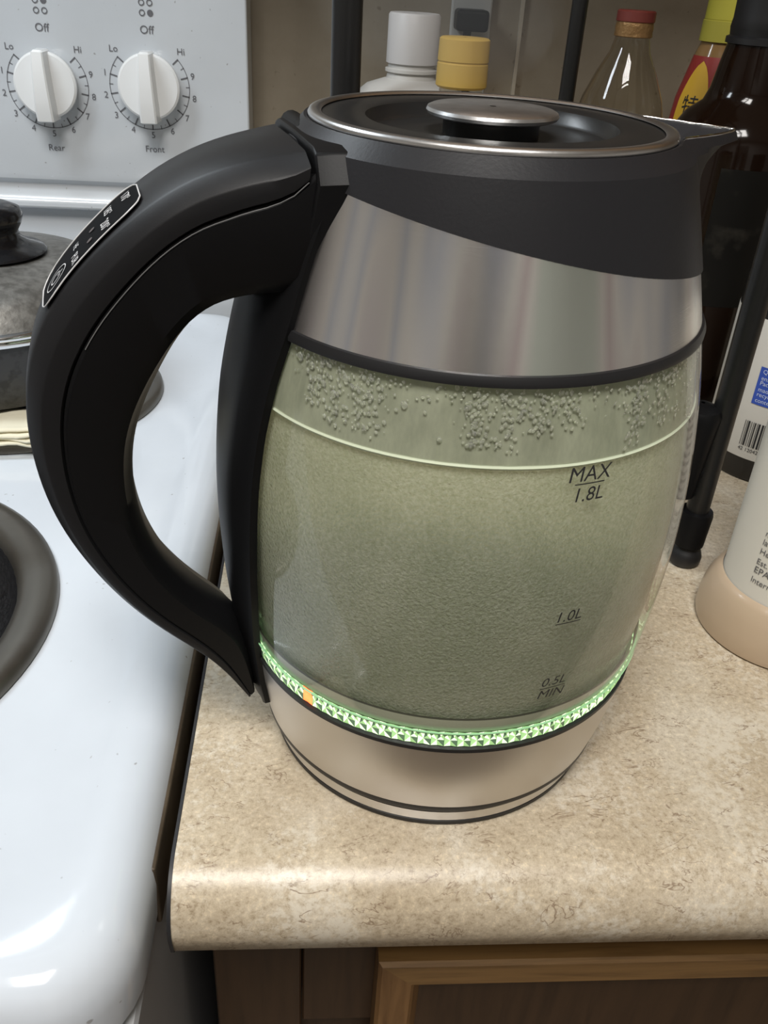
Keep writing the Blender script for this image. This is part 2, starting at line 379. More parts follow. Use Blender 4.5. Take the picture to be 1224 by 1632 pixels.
# ------------------------------------------------------------------ base cabinet
cab = empty('base_cabinet', (0.6, 0.2, -0.91), 'brown wooden base cabinet under the beige countertop', 'cabinet')
MB().box(-0.098, 1.33, -0.032, YW-0.002, -0.85, -0.0355).build('carcass', WOOD_D, cab, 0)
MB().box(-0.098, -0.0562, -0.046, -0.032, -0.85, -0.0355).build('stile', WOOD_D, cab, 0, (0.0008, 1))
MB().box(-0.0555, 1.33, -0.0455, -0.032, -0.18, -0.0355).build('rail', WOOD_D, cab, 0, (0.0008, 1))
dr = MB().box(-0.010, 0.60, -0.054, -0.046, -0.28, -0.119).build('drawer_front', WOOD_D, cab, 0, (0.0015, 2))
# raised moulding round the drawer front: a bevelled frame of four lengths
def frame_len(name, a, b, c, d, mat):
    return MB().loft([a, b]).build(name, mat, dr, 0)
x0, x1, z0, z1, y = -0.0206, 0.61, -0.295, -0.104, -0.054
wd = 0.022
def sec(px, pz, ix, iz):     # outer corner, inner corner: section of the moulding at a mitre
    return [(px, -0.0465, pz), (px, y-0.007, pz), (px+(ix-px)*.08, y-0.009, pz+(iz-pz)*.08), (px+(ix-px)*.72, y-0.009, pz+(iz-pz)*.72), (px+(ix-px)*.8, y-0.007, pz+(iz-pz)*.8), (ix, y+0.001, iz), (ix, -0.0465, iz)]
c = [sec(x0, z1, x0+wd, z1-wd), sec(x1, z1, x1-wd, z1-wd), sec(x1, z0, x1-wd, z0+wd), sec(x0, z0, x0+wd, z0+wd)]
WOOD_V = wood('honey_oak_wood_upright', (0.13, 0.062, 0.020), (0.22, 0.115, 0.042), 2)
for k in range(4):
    MB().loft([c[k], c[(k+1) % 4]]).build('moulding', WOOD_L if k % 2 == 0 else WOOD_V, dr, 0)

# ------------------------------------------------------------------ stove
XR = -0.1112
stove = empty('electric_stove', (-0.48, 0.2, -0.91), 'white enamel electric coil stove with dial knobs beside the counter', 'stove')
B1 = (-0.3175, 0.0527, 0.136); B2 = (-0.268, 0.325, 0.098)
def cooktop():
    # rounded pillow section: loft rings inset from the outside in
    x0, x1, y0, y1 = -0.866, XR, -0.137, 0.499
    def rr(ins, z, rc):
        pts = []
        a0, a1, b0, b1 = x0+ins, x1-ins, y0+ins, y1-ins*0.2
        for (cx, cy, s) in ((a1-rc, b1-rc, 0), (a0+rc, b1-rc, 1), (a0+rc, b0+rc, 2), (a1-rc, b0+rc, 3)):
            for k in range(9):
                a = PI/2*(s + k/8); pts.append((cx+rc*math.cos(a), cy+rc*math.sin(a), z))
        return pts
    secs = [rr(0.008, -0.046, .030), rr(0.001, -0.040, .034), rr(0, -0.022, .034), rr(0.0006, -0.014, .034), rr(0.003, -0.0075, .032), rr(0.007, -0.0025, .030), rr(0.012, 0.0, .028),
            rr(0.017, 0.0008, .026), rr(0.022, 0.0006, .045), rr(0.027, -0.0010, .055), rr(0.033, -0.0027, .060), rr(0.045, -0.0034, .060)]
    mb = MB().loft(secs)
    me = mb.mesh('cooktop', 30)
    o = bpy.data.objects.new('cooktop', me); COL.objects.link(o)
    cut = []
    for (cx, cy, r) in (B1, B2):
        cm = MB().lathe([(r*0.885, -0.044), (r*0.885, 0.05)], (cx, cy, 0), 72, True, True).mesh('cut', 0)
        q = bpy.data.objects.new('cut', cm); COL.objects.link(q); cut.append(q)
        m = o.modifiers.new('b', 'BOOLEAN'); m.operation = 'DIFFERENCE'; m.object = q; m.solver = 'EXACT'
    dg = bpy.context.evaluated_depsgraph_get(); dg.update()
    me2 = bpy.data.meshes.new_from_object(o.evaluated_get(dg))
    o.modifiers.clear(); o.data = me2; me2.name = 'cooktop'
    for q in cut: bpy.data.objects.remove(q)
    for p in me2.polygons: p.use_smooth = True
    me2.set_sharp_from_angle(angle=rad(30))
    me2.materials.clear(); me2.materials.append(ENAMEL); put(o, stove); return o
cooktop()
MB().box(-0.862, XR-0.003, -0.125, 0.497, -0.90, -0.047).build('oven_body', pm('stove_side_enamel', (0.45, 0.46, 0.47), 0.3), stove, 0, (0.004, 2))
MB().box(-0.864, XR-0.004, -0.150, -0.126, -0.75, -0.050).build('oven_door', ENAMEL, stove, 0, (0.006, 3))
for (cx, cy, r), nm in ((B1, 'front'), (B2, 'rear')):
    zf = -0.003
    dp = MB().lathe([(r*1.0, zf+0.0005), (r*0.995, zf+0.004), (r*0.97, zf+0.0065), (r*0.93, zf+0.007), (r*0.89, zf+0.006), (r*0.855, zf+0.003), (r*0.842, zf-0.003)], (cx, cy, 0), 96).build('drip_pan_rim', GREY_MET, stove, 50)
    MB().lathe([(r*0.845, zf-0.002), (r*0.80, zf-0.014), (r*0.6, zf-0.026), (r*0.25, zf-0.032), (0.001, zf-0.032)], (cx, cy, 0), 72).build('drip_bowl', SOOT, dp, 50)
    pts = []
    for k in range(0, 300):
        a = k/300*2*PI*4; rr_ = r*(0.12 + 0.52*k/300)
        pts.append((cx+rr_*math.cos(a), cy+rr_*math.sin(a), 0.011))
    MB().tube(pts, 0.0042, 8).build('heating_coil', COIL, dp, 60)
    s = MB()
    for k in range(3):
        a = 2*PI*k/3+.5; s.tube([(cx+.01*math.cos(a), cy+.01*math.sin(a), 0.0045), (cx+r*.78*math.cos(a), cy+r*.78*math.sin(a), 0.0035)], 0.0018, 6)
    s.build('coil_support', GREY_MET, dp)
MB().box(XR-0.002, XR+0.0003, -0.078, 0.495, -0.046, -0.0125).build('side_strip', pm('grimy_shaded_edge', (0.055, 0.040, 0.026), .45, var=(30, (0.11, 0.085, 0.055), .45, .7)), stove, 0, (.001, 2))  # added strip: brown grime and the gap's shade put into its colour
# backguard
YB = 0.500
bprof = [(YB, 0.32), (YB, 0.118), (YB+0.0015, 0.112), (YB+0.006, 0.1075), (YB+0.0065, 0.104), (YB+0.004, 0.097), (YB+0.001, 0.094), (YB+0.001, 0.0885), (YB+0.004, 0.087), (YB+0.045, 0.087), (YB+0.045, 0.32)]
bg = MB().loft([[(x, y, z) for y, z in bprof] for x in (-0.866, -0.1135)]).build('backguard', PANEL, stove, 30, (0.0015, 2))
MB().box(-0.860, -0.118, YB+0.012, YB+0.040, -0.01, 0.0875).build('riser', PANEL, stove, 0)
def knob(cx, cz, lab):
    yf = YB
    # printed dial
    dial = MB(); r0 = 0.0312
    def P(r, ang, dy=0.0004): return (cx+r*math.sin(ang), yf-dy, cz+r*math.cos(ang))
    a0, a1 = rad(48), rad(312)
    A = [a0+(a1-a0)*k/60 for k in range(61)]
    dial.grid([[P(r0, a) for a in A], [P(r0+0.0005, a) for a in A]])
    for k in range(21):
        a = a0+(a1-a0)*k/20; big = k % 2 == 0
        l = 0.0058 if big else 0.0030; wd = 0.0005 if big else 0.00025
        d = (math.cos(a)*wd, 0, -math.sin(a)*wd)
        p, q = P(r0-l+.0006, a), P(r0+0.0006, a)
        dial.add([(p[0]-d[0], p[1], p[2]-d[2]), (p[0]+d[0], p[1], p[2]+d[2]), (q[0]+d[0], q[1], q[2]+d[2]), (q[0]-d[0], q[1], q[2]-d[2])], [(0, 1, 2, 3)])
    dial.build('dial_scale', INKG, bg, 0)
    def T(s, x, z, size, b=0.0):
        print_on('dial_lettering', s, size, INKG, bg, lambda u, v: (x+u, yf-0.0005, z+v), bold=b)
    T('Off', cx+0.001, cz+0.0410, 0.0082, .00012)
    T('Hi', cx+r0*math.sin(a0)+0.0030, cz+r0*math.cos(a0)+0.0060, 0.0068)
    T('Lo', cx-r0*math.sin(a0)-0.0030, cz+r0*math.cos(a0)+0.0060, 0.0068)
    for d in range(1, 10):
        a = a1-(a1-a0)*d/10
        rr_ = r0+0.0045
        T(str(d), cx+rr_*math.sin(a), cz+rr_*math.cos(a), 0.0068)
    T(lab, cx+0.0002, cz-0.0465, 0.0070)
    ind = [(-1, 1), (1, 1), (-1, -1), (1, -1)]
    on = 1 if lab == 'Rear' else 3
    for k, (sx, sz) in enumerate(ind):
        m = MB(); ox, oz = cx+0.0015+sx*0.0031, cz+0.0560+sz*0.0035
        n = 20; ring = [[(ox+q*math.cos(2*PI*i/n), yf-.0005, oz+q*math.sin(2*PI*i/n)) for i in range(n)] for q in ((0.0016 if k != on else 0.0001), 0.0023)]
        m.grid(ring, False, True); m.build('burner_symbol', INKG, bg, 0)
    # the knob itself
    k0 = empty('burner_knob', (cx, yf, cz)); put_part(k0, stove)
    n = 64; kc = (cx+0.0015, cz+0.002)
    def ring(r, y): return [(kc[0]+r*math.sin(2*PI*i/n), yf-y, kc[1]+r*math.cos(2*PI*i/n)) for i in range(n)]
    MB().loft([ring(0.0215, 0.001), ring(0.0222, 0.004), ring(0.0238, 0.010), ring(0.0243, 0.0125), ring(0.0240, 0.0140), ring(0.0225, 0.0152), ring(0.012, 0.0160)]).build('dial_body', KNOBM, k0, 30)
    secs = []
    for (zz, hw, yb) in ((-0.0262, 0.0052, 0.0235), (-0.0250, 0.0068, 0.0262), (-0.0150, 0.0068, 0.0285), (0.0, 0.0060, 0.0292), (0.015, 0.0052, 0.0285), (0.0240, 0.0046, 0.0265), (0.0254, 0.0034, 0.0240)):
        xc = kc[0]
        secs.append([(xc-hw*1.15, yf-0.010, kc[1]+zz), (xc-hw*.95, yf-yb+.001, kc[1]+zz), (xc-hw*.75, yf-yb, kc[1]+zz), (xc+hw*.75, yf-yb, kc[1]+zz), (xc+hw*.95, yf-yb+.001, kc[1]+zz), (xc+hw*1.15, yf-0.010, kc[1]+zz)])
    MB().loft(secs).build('grip_bar', KNOBM, k0, 28)
def put_part(o, parent): return put(o, parent)
knob(-0.2722, 0.1845, 'Rear'); knob(-0.1921, 0.1868, 'Front')

# ------------------------------------------------------------------ pan with lid, napkin on the rear burner
PC = (-0.293, 0.335)
pan = empty('frying_pan', (PC[0], PC[1], 0.0155), 'dark grey pan with steel rim on the rear burner', 'pan')
PANM = pm('dark_pan_coating', (0.035, 0.035, 0.036), 0.35, bump=(400, .25, .001), var=(90, (0.012, 0.012, 0.012), .5, .62))
MB().lathe([(0.001, 0.0155), (0.084, 0.0155), (0.089, 0.018), (0.093, 0.028), (0.0955, 0.060), (0.096, 0.0655), (0.094, 0.0655), (0.092, 0.055), (0.088, 0.022), (0.001, 0.020)], (*PC, 0), 96).build('pan_body', PANM, pan, 50)
MB().lathe([(0.0955, 0.0625), (0.0985, 0.0630), (0.0990, 0.0650), (0.0985, 0.0668), (0.0945, 0.0670)], (*PC, 0), 96).build('pan_rim', CHROME, pan, 60)
MB().tube([(PC[0]-0.09, PC[1]-.01, 0.055), (PC[0]-0.14, PC[1]-0.015, 0.062), (PC[0]-0.23, PC[1]-0.02, 0.070)], [0.009, 0.010, 0.011], 12).build('pan_handle', BLACKP, pan)
lid = empty('pan_lid', (PC[0], PC[1], 0.0675), 'domed grey metal lid with black knob on the dark pan', 'lid')
LIDM = pm('mottled_grey_lid', (0.22, 0.215, 0.20), 0.42, 0.6, var=(160, (0.13, 0.125, 0.115), .40, .62), bump=(600, .2, .0005))
MB().lathe([(0.0965, 0.0700), (0.0945, 0.0735), (0.090, 0.0830), (0.080, 0.0915), (0.060, 0.0965), (0.030, 0.0985), (0.001, 0.099)], (*PC, 0), 96).build('lid_dome', LIDM, lid, 50)
MB().lathe([(0.0930, 0.0672), (0.0990, 0.0674), (0.0998, 0.0690), (0.0990, 0.0708), (0.0955, 0.0716)], (*PC, 0), 96).build('lid_rim', CHROME, lid, 60)
MB().lathe([(0.001, 0.0978), (0.034, 0.0980), (0.0375, 0.0995), (0.036, 0.1012), (0.027, 0.1040), (0.0215, 0.1085), (0.0205, 0.1130), (0.0235, 0.1180), (0.0250, 0.1230), (0.0235, 0.1275), (0.017, 0.1305), (0.008, 0.1315), (0.001, 0.1316)], (PC[0]+.012, PC[1], 0), 64).build('lid_knob', pm('glossy_black_bakelite', (0.008, 0.008, 0.009), 0.16, bump=(300, .15, .001)), lid, 60)
nap = empty('folded_napkin', (-0.31, 0.245, 0.004), 'folded cream paper napkin under the dark pan on the rear burner', 'napkin')
NAP = pm('cream_paper', (0.72, 0.68, 0.53), 0.85, bump=(220, .3, .001))
for k in range(4):
    zt = 0.0076+0.0018*k
    P = []
    for j in range(9):
        yy = 0.222+0.0018*k + 0.034*j/8
        P.append([(-0.40+0.172*i/30, yy+0.0015*math.sin(i*.5+k*2), zt+0.0010*math.sin(i*.8+k*1.7)*max(0, 1-j*.4)+0.0005*math.sin(i*1.7+k)) for i in range(31)])
    o = MB().grid(P).build('napkin_layer', NAP, nap, 60)
    sd = o.modifiers.new('solid', 'SOLIDIFY'); sd.thickness = 0.0016

# ================================================================== THE KETTLE
PROF = [(0.0, .069), (.010, .0715), (.0151, .0728), (.02, .0742), (.03, .0765), (.04, .0780), (.05, .0790), (.06, .0803), (.07, .0817), (.08, .0829), (.09, .0838), (.1, .0845), (.11, .0848), (.12, .0848),
        (.13, .0845), (.14, .0838), (.15, .0829), (.16, .0817), (.17, .0801), (.18, .0781), (.19, .0757), (.2, .0732), (.21, .0704), (.22, .0677), (.23, .0650), (.239, .0620), (.245, .0600)]
PZ = [p[0] for p in PROF]; PR = [p[1] for p in PROF]
def rz(z): return float(np.interp(z, PZ, PR))
# smooth the polyline a little so reflections run evenly
_zz = np.linspace(0.0, 0.245, 246); _rr = np.interp(_zz, PZ, PR)
for _ in range(3):
    _rr = np.convolve(np.pad(_rr, 7, mode='reflect', reflect_type='odd'), np.ones(15)/15, 'valid')
def rz(z): return float(np.interp(z, _zz, _rr))
def cyl(az, z, off=0.0):
    r = rz(z)+off; return (r*math.cos(az), r*math.sin(az), z)

base = empty('kettle_power_base', (0, 0, 0), 'thin round power base with metallic band under the glass kettle', 'kettle base')
MB().lathe([(0.001, 0.0), (0.0680, 0.0), (0.0692, 0.0012), (0.0692, 0.0028), (0.0680, 0.0034)], n=128, cap0=False).build('foot_ring', RUBBER, base)
MB().lathe([(0.0680, 0.0034), (0.0693, 0.0036), (0.0700, 0.0088), (0.0690, 0.0092)], n=128).build('metal_band', SATIN, base)
MB().lathe([(0.0690, 0.0092), (0.0702, 0.0094), (0.0702, 0.0108), (0.0680, 0.0112), (0.001, 0.0112)], n=128).build('top_plate', RUBBER, base)

kettle = empty('glass_kettle', (0, 0, 0.0112), 'large glass electric kettle with black handle and steel bands, filled with hot water', 'kettle')
NA = 160
MB().lathe([(0.001, 0.0114), (0.0700, 0.0114), (0.0722, 0.0120), (0.0728, 0.0132), (0.0728, 0.0152)], n=NA).build('bottom_seal', RUBBER, kettle)
z_s = [0.0152+(0.0512-0.0152)*k/16 for k in range(17)]
MB().lathe([(rz(z), z) for z in z_s], n=NA).build('steel_base_band', STEEL_B, kettle)
MB().lathe([(rz(.0512), .0512), (rz(.0512)+.0006, .0516), (rz(.0535)+.0004, .0533), (rz(.0538)-.001, .0538)], n=NA).build('seal_ring', RUBBER, kettle)
# LED ring: clear acrylic with lit facets
led = MB().lathe([(rz(.0538)-.0016, .0538), (rz(.0575)-.0012, .0575), (rz(.0612)-.0008, .0612)], n=NA).build('led_ring', LEDBASE, kettle)
def seg_mesh(mats):
    # a cut facet in local coords: x outward, y along the ring, z up; an X of bright and dim cuts
    m = MB(); h = 0.0034; wy = 0.00222; d = 0.0007
    m.add([(0, -wy, -h), (0, 0, -h*.92), (0, wy, -h), (0, wy, -h*.15), (0, wy, h), (0, wy*.1, h*.92), (0, -wy, h), (0, -wy, h*.2), (d, -wy*.15, h*.05), (d*.8, wy*.45, h*.45)],
          [(0, 1, 8), (1, 2, 8), (2, 3, 8), (3, 9, 8), (3, 4, 9), (4, 5, 9), (5, 8, 9), (5, 6, 8), (6, 7, 8), (7, 0, 8)])
    me = m.mesh('led_facet', 0)
    for q in mats: me.materials.append(q)
    pat = [0, 1, 2, 0, 1, 0, 2, 1, 0, 1]
    for f, k in zip(me.polygons, pat): f.material_index = k
    return me
LEDD = pm('dark_cut_acrylic', (0.16, 0.24, 0.17), 0.12, emis=(0.40, 1.0, 0.35), es=0.06)
sm = {'g': seg_mesh((LEDG, LEDW, LEDD)), 'w': seg_mesh((LEDW, LEDG, LEDD)), 'r': seg_mesh((LEDR, LEDR, LEDR))}
NS = 108
tilt = math.atan2(rz(.0612)-rz(.0538)+.0008, .0074)
for k in range(NS):
    a = 2*PI*k/NS
    deg = math.degrees(a)
    if abs((deg-226.6+180) % 360-180) < 1.7: t = 'r'
    else: t = 'w' if random.random() < 0.5 else 'g'
    o = bpy.data.objects.new('led_facet', sm[t]); COL.objects.link(o); o.parent = led
    r = rz(.0575)-.0010
    o.location = (r*math.cos(a), r*math.sin(a), .0575); o.rotation_euler = (0, 0, a)
    if t == 'r': o['label'] = 'single orange-red light in the green ring'
# upper thin rim of light
MB().lathe([(rz(.0612)-.0008, .0612), (rz(.0618)+.0002, .0615), (rz(.0624), .0622)], n=NA).build('ring_rim', pm('green_rim_light', (.3, .5, .3), .2, emis=(0.45, 1.0, 0.45), es=0.35), led)
# heating plate and water
MB().lathe([(0.001, .0660), (rz(.064)-.0105, .0660), (rz(.064)-.0085, .0652), (rz(.064)-.0080, .0630)], n=NA).build('heating_plate', PLATE, kettle)
wz = [0.0650+(0.1645-0.0650)*k/40 for k in range(41)]
wp = [(0.001, .0622), (rz(.0622)-.0032, .0622)] + [(rz(z)-.0030, z) for z in (.0635, .065, .0665, .068)] + [(rz(z)-.0030, z) for z in wz if z > .0695] + [(rz(.1645)-.0029, .1650), (rz(.1645)-.0055, .1640), (0.001, .1640)]
MB().lathe(wp, n=NA).build('water', WATER, kettle, 50)['label'] = 'cloudy greenish boiling water inside the kettle'
MB().lathe([(rz(.1640)-.0018, .1640), (rz(.1648)-.0012, .1647), (rz(.1655)-.0020, .1654)], n=NA).build('water_line', pm('bright_meniscus', (0.78, 0.86, 0.66), 0.15, trans=0.3, ior=1.33), kettle)
MB().lathe([(rz(.0614)-.0012, .0614), (rz(.064)-.0010, .064), (rz(.0676)-.0012, .0676)], n=NA).build('glass_foot', pm('pale_olive_glass', (0.40, 0.42, 0.31), 0.12, coat=0.5), kettle)
MB().lathe([(rz(.0676)-.0012, .0675), (rz(.0683)-.0014, .0684)], n=NA).build('inner_seal', pm('dark_olive_seal', (0.06, 0.065, 0.045), .4), kettle)
# glass
gz = [0.0618+(0.1890-0.0618)*k/60 for k in range(61)]
MB().lathe([(rz(z), z) for z in gz], n=NA).build('glass_body', GLASS, kettle, 60)
MB().lathe([(rz(.1655+(.188-.1655)*k/10)-.0016, .1655+(.188-.1655)*k/10) for k in range(11)], n=NA).build('mist_film', MIST, kettle, 60)
# condensation: drops clinging in clusters and runs
def drops():
    bm0 = bmesh.new(); bmesh.ops.create_icosphere(bm0, subdivisions=1, radius=1.0)
    bv = [v.co.copy() for v in bm0.verts]; bf = [[v.index for v in f.verts] for f in bm0.faces]; bm0.free()
    mb = MB()
    def drop(az, z, s, sq=1.0):
        r = rz(z)-.0008
        cx, cy = r*math.cos(az), r*math.sin(az); ca, sa = math.cos(az), math.sin(az)
        vs = []
        for q in bv:
            x, y_, z_ = q.x*s*.45, q.y*s, q.z*s*sq
            vs.append((cx+x*ca-y_*sa, cy+x*sa+y_*ca, z+z_))
        mb.add(vs, bf)
    rnd = random.Random(5)
    for k in range(260):                                     # band of drops under the gasket
        az = rad(rnd.uniform(-152, -22)); z = 0.1870-abs(rnd.gauss(0, .0035))
        drop(az, z, rnd.uniform(.00025, .0006))
    for c_az, n_, dz in ((-133, 70, .014), (-127, 60, .018), (-121, 70, .018), (-117, 30, .020), (-96, 110, .016), (-90, 60, .017), (-83, 60, .013), (-77, 40, .012), (-60, 40, .020), (-58, 50, .014), (-50, 50, .016), (-44, 30, .018), (-36, 30, .02)):
        for k in range(n_):
            t = rnd.random()
            drop(rad(c_az+rnd.gauss(0, 2.4)*(1-.5*t)), 0.1868-t*dz, rnd.uniform(.00025, .00075), rnd.uniform(1, 1.5))
    for az, z, s in ((-139, .1845, .0013), (-135, .1835, .0011), (-125.5, .1832, .0011), (-123.5, .1815, .0008), (-119, .1800, .0010), (-111.5, .1800, .0011), (-131, .1800, .0010), (-134, .1775, .0009), (-128, .178, .0011), (-107, .1790, .0006), (-103.5, .1720, .0008)):
        drop(rad(az), z, s, 1.3)
    return mb
drops().build('condensation_drops', DROP, kettle, 60)['kind'] = 'stuff'
# gasket, steel band, collar
MB().lathe([(rz(.1880)-.001, .1878), (rz(.1882)+.0009, .1880), (rz(.1895)+.0013, .1893), (rz(.1910)+.0008, .1910), (rz(.1912)-.0005, .1913)], n=NA).build('glass_gasket', RUBBER, kettle)
HA = rad(194.0); SA = rad(11.0)
def zb(a): return 0.2190-0.0137*math.cos(a-SA)
P = []
for i in range(NA):
    a = 2*PI*i/NA
    P.append([cyl(a, .1908+(zb(a)+.001-.1908)*k/12) for k in range(13)])
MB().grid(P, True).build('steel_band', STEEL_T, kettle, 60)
def spout(a, z):
    d = abs((a-SA+PI) % (2*PI)-PI); wdt = rad(30)
    if d > wdt: return 0.0
    g = (1-d/wdt)**1.55
    h = max(0.0, min(1.0, (z-.2250)/(.2430-.2250)))**1.15
    return 0.0292*g*h
P = []; rim = []
for i in range(NA*2):
    a = 2*PI*i/(NA*2); row = []
    b = zb(a)
    row.append((( rz(b)-.0012)*math.cos(a), (rz(b)-.0012)*math.sin(a), b))
    for k in range(9):
        z = b+(.2388-b)*k/8; r = rz(z)+.0007+spout(a, z); row.append((r*math.cos(a), r*math.sin(a), z))
    for (r0, z) in ((.0608, .2406), (.0586, .2428), (.0580, .2434)):
        d = abs((a-SA+PI) % (2*PI)-PI)
        z2 = z - 0.0012*max(0, 1-d/rad(27)) 
        r = r0+spout(a, .2430)*(1.0 if z > .241 else .96); row.append((r*math.cos(a), r*math.sin(a), z2))
    rim.append((r, z2, a))
    s_ = spout(a, .243)
    row.append(((r-.0010)*math.cos(a), (r-.0010)*math.sin(a), z2-.0002))
    row.append(((.0566+s_*.55)*math.cos(a), (.0566+s_*.55)*math.sin(a), .2418-.22*s_))
    row.append((.0545*math.cos(a), .0545*math.sin(a), .2405-.18*s_))
    P.append(row)
col = MB().grid(P, True).build('collar', COLLARP, kettle, 20)
# polished lining in the spout
Q = []
for i in range(25):
    a = SA+rad(-25)+rad(50)*i/24; s_ = spout(a, .243); row = []
    for k in range(8):
        t = k/7; r = .0562+(.0568+s_-.0562)*t
        row.append((r*math.cos(a), r*math.sin(a),   .2424-.0075*math.sin(PI*t)*min(1, s_/.01)-.0012*max(0, 1-abs(a-SA)/rad(27))*t+.0003))
    Q.append(row)
MB().grid(Q).build('spout_lining', CHROME, col, 60)
sr = [((r-.0004)*math.cos(a), (r-.0004)*math.sin(a), z+.0001) for (r, z, a) in sorted([(r, z, (a+PI) % (2*PI)-PI) for r, z, a in rim], key=lambda q: q[2]) if abs(a-SA) < rad(29)]
MB().tube(sr, .00045, 6).build('spout_rim', CHROME, col, 60)
# lid
kl = MB().lathe([(.0555, .2400), (.0555, .2436), (.0530, .2440), (.0480, .2442), (.0405, .2442), (.0392, .2438), (.0380, .2405), (.0370, .2396), (.001, .2396)], n=NA).build('kettle_lid', LIDP, kettle, 40)
MB().lathe([(.0556, .2418), (.0566, .2426), (.0568, .2440), (.0563, .2449), (.0552, .2452), (.0532, .2450), (.0526, .2444)], n=NA).build('lid_ring', SATIN, kl, 60)
MB().lathe([(.0150, .2396), (.0150, .2440), (.0165, .2447)], n=64).build('knob_stem', LIDP, kl, 40)
MB().lathe([(.001, .2447), (.0186, .2447), (.0200, .2452), (.0205, .2461), (.0201, .2470), (.0190, .2475), (.001, .2478)], n=96).build('lid_knob', pm('satin_aluminium_knob', (0.78, 0.78, 0.78), 0.34, 1.0, bump=(400, .12, .0006), var=(120, (0.60, 0.60, 0.60), .4, .7)), kl, 35)
# small hinge behind the lid
hx = Vector((math.cos(HA), math.sin(HA), 0)); hn = Vector((math.sin(HA), -math.cos(HA), 0))
if hn.y > 0: hn = -hn                                       # hn points to the camera side
def hp(s, z, n): return tuple(hx*s + hn*n + Vector((0, 0, z)))

# handle: outer and inner outline in the handle's own plane (distance from axis, height)
OUT = [(.0600, .2397), (.0659, .2386), (.0773, .2371), (.0885, .2341), (.0978, .2300), (.1091, .2231), (.1191, .2139), (.1291, .2048), (.1366, .1956), (.1414, .1865), (.1450, .1775), (.1471, .1687), (.1479, .1596), (.1477, .1480), (.1461, .1330), (.1423, .1186), (.1344, .1008), (.1256, .0857), (.1137, .0705), (.1052, .0616), (.0997, .0564), (.0945, .0506), (.0912, .0451), (.0887, .0389), (.0858, .0334), (.0835, .0312)]
INN = [(.0650, .1956), (.0708, .1963), (.0784, .1959), (.0860, .1951), (.0924, .1924), (.0996, .1851), (.1063, .1734), (.1118, .1629), (.1160, .1533), (.1181, .1412), (.1183, .1288), (.1169, .1158), (.1125, .1017), (.1054, .0893), (.0966, .0785), (.0896, .0719), (.0849, .0690), (.0831, .0655), (.0817, .0562), (.0807, .0465), (.0803, .0345)]
def resample(L, n, sm=3):
    A = np.array(L); d = np.r_[0, np.cumsum(np.hypot(*np.diff(A, axis=0).T))]; d /= d[-1]
    t = np.linspace(0, 1, n); X = np.interp(t, d, A[:, 0]); Z = np.interp(t, d, A[:, 1])
    k = 5
    for _ in range(sm):
        X = np.convolve(np.pad(X, k//2, mode='reflect', reflect_type='odd'), np.ones(k)/k, 'valid'); Z = np.convolve(np.pad(Z, k//2, mode='reflect', reflect_type='odd'), np.ones(k)/k, 'valid')
    return np.stack([X, Z], 1)
NH = 72
O_ = resample(OUT, NH); I_ = resample(INN, NH)
def hw(t): return float(np.interp(t, [0, .05, .13, .28, .45, .75, .92, 1], [.0310, .0285, .0240, .0195, .0175, .0150, .0130, .0118]))
def section(i, f0, f1, wmul, outer_bevel, inner_round, n_off=0.0):
    """closed section at station i between fractions f0..f1 of inner->outer"""
    o, n_ = O_[i], I_[i]; wv = hw(i/(NH-1))*wmul
    def pt(f, x):
        s, z = n_+(o-n_)*f; return hp(s, z, x)
    df = f1-f0
    pts = [pt(f0, -wv*inner_round), pt(f0, wv*inner_round)]
    pts = []
    for sg in (1,):
        pts += [pt(f0, -wv*inner_round*.7), pt(f0, 0), pt(f0, wv*inner_round*.7), pt(f0+df*.05, wv*(inner_round*.9)), pt(f0+df*.16, wv*(.25*inner_round+.75)), pt(f0+df*.3, wv),
                pt(f1-df*.42*outer_bevel[0], wv), pt(f1-df*.36*outer_bevel[0], wv*.985), pt(f1-df*.06*outer_bevel[0], wv*outer_bevel[1]*1.02), pt(f1-df*.015, wv*outer_bevel[1]*.95), pt(f1+.004, 0)]
    m = [(f0, 0)]
    mir = [pt(f1-df*.015, -wv*outer_bevel[1]*.95), pt(f1-df*.06*outer_bevel[0], -wv*outer_bevel[1]*1.02), pt(f1-df*.36*outer_bevel[0], -wv*.985), pt(f1-df*.42*outer_bevel[0], -wv), pt(f0+df*.3, -wv), pt(f0+df*.16, -wv*(.25*inner_round+.75)), pt(f0+df*.05, -wv*(inner_round*.9))]
    return pts+mir
han = empty('handle', hp(.09, .13, 0)); put(han, kettle)
CI = 1
def secf(i):
    t = i/(NH-1); return float(np.interp(t, [0, .014, .03, .05, .1, .45, .8, 1], [.90, .83, .75, .71, .68, .64, .66, .60]))
MB().loft([section(i, 0.0, min(.93, secf(i)+.03), 0.982, (.12, .95), .55) for i in range(NH)]).build('handle_core', BLACKP, han, 38)
MB().loft([section(i, secf(i), 1.0, 1.0, (1.0, .74), .97) for i in range(CI, NH)]).build('grip_cover', COVERP, han, 30)
# mount block between the cover and the kettle
SECM = []
for s, wv, zt in ((.0500, .0352, .2412), (.0555, .0346, .2410), (.0625, .0318, .2402)):
    SECM.append([hp(s+.006, .196, -wv*.85), hp(s+.006, .196, wv*.85), hp(s+.001, .2240, wv*.97), hp(s, zt-.0085, wv), hp(s, zt-.0012, wv*.86), hp(s, zt, wv*.74), hp(s, zt+.0004, 0), hp(s, zt, -wv*.74), hp(s, zt-.0012, -wv*.86), hp(s, zt-.0085, -wv), hp(s+.001, .2240, -wv*.97)])
MB().loft(SECM).build('mount_block', BLACKP, han, 25, (0.0006, 2))
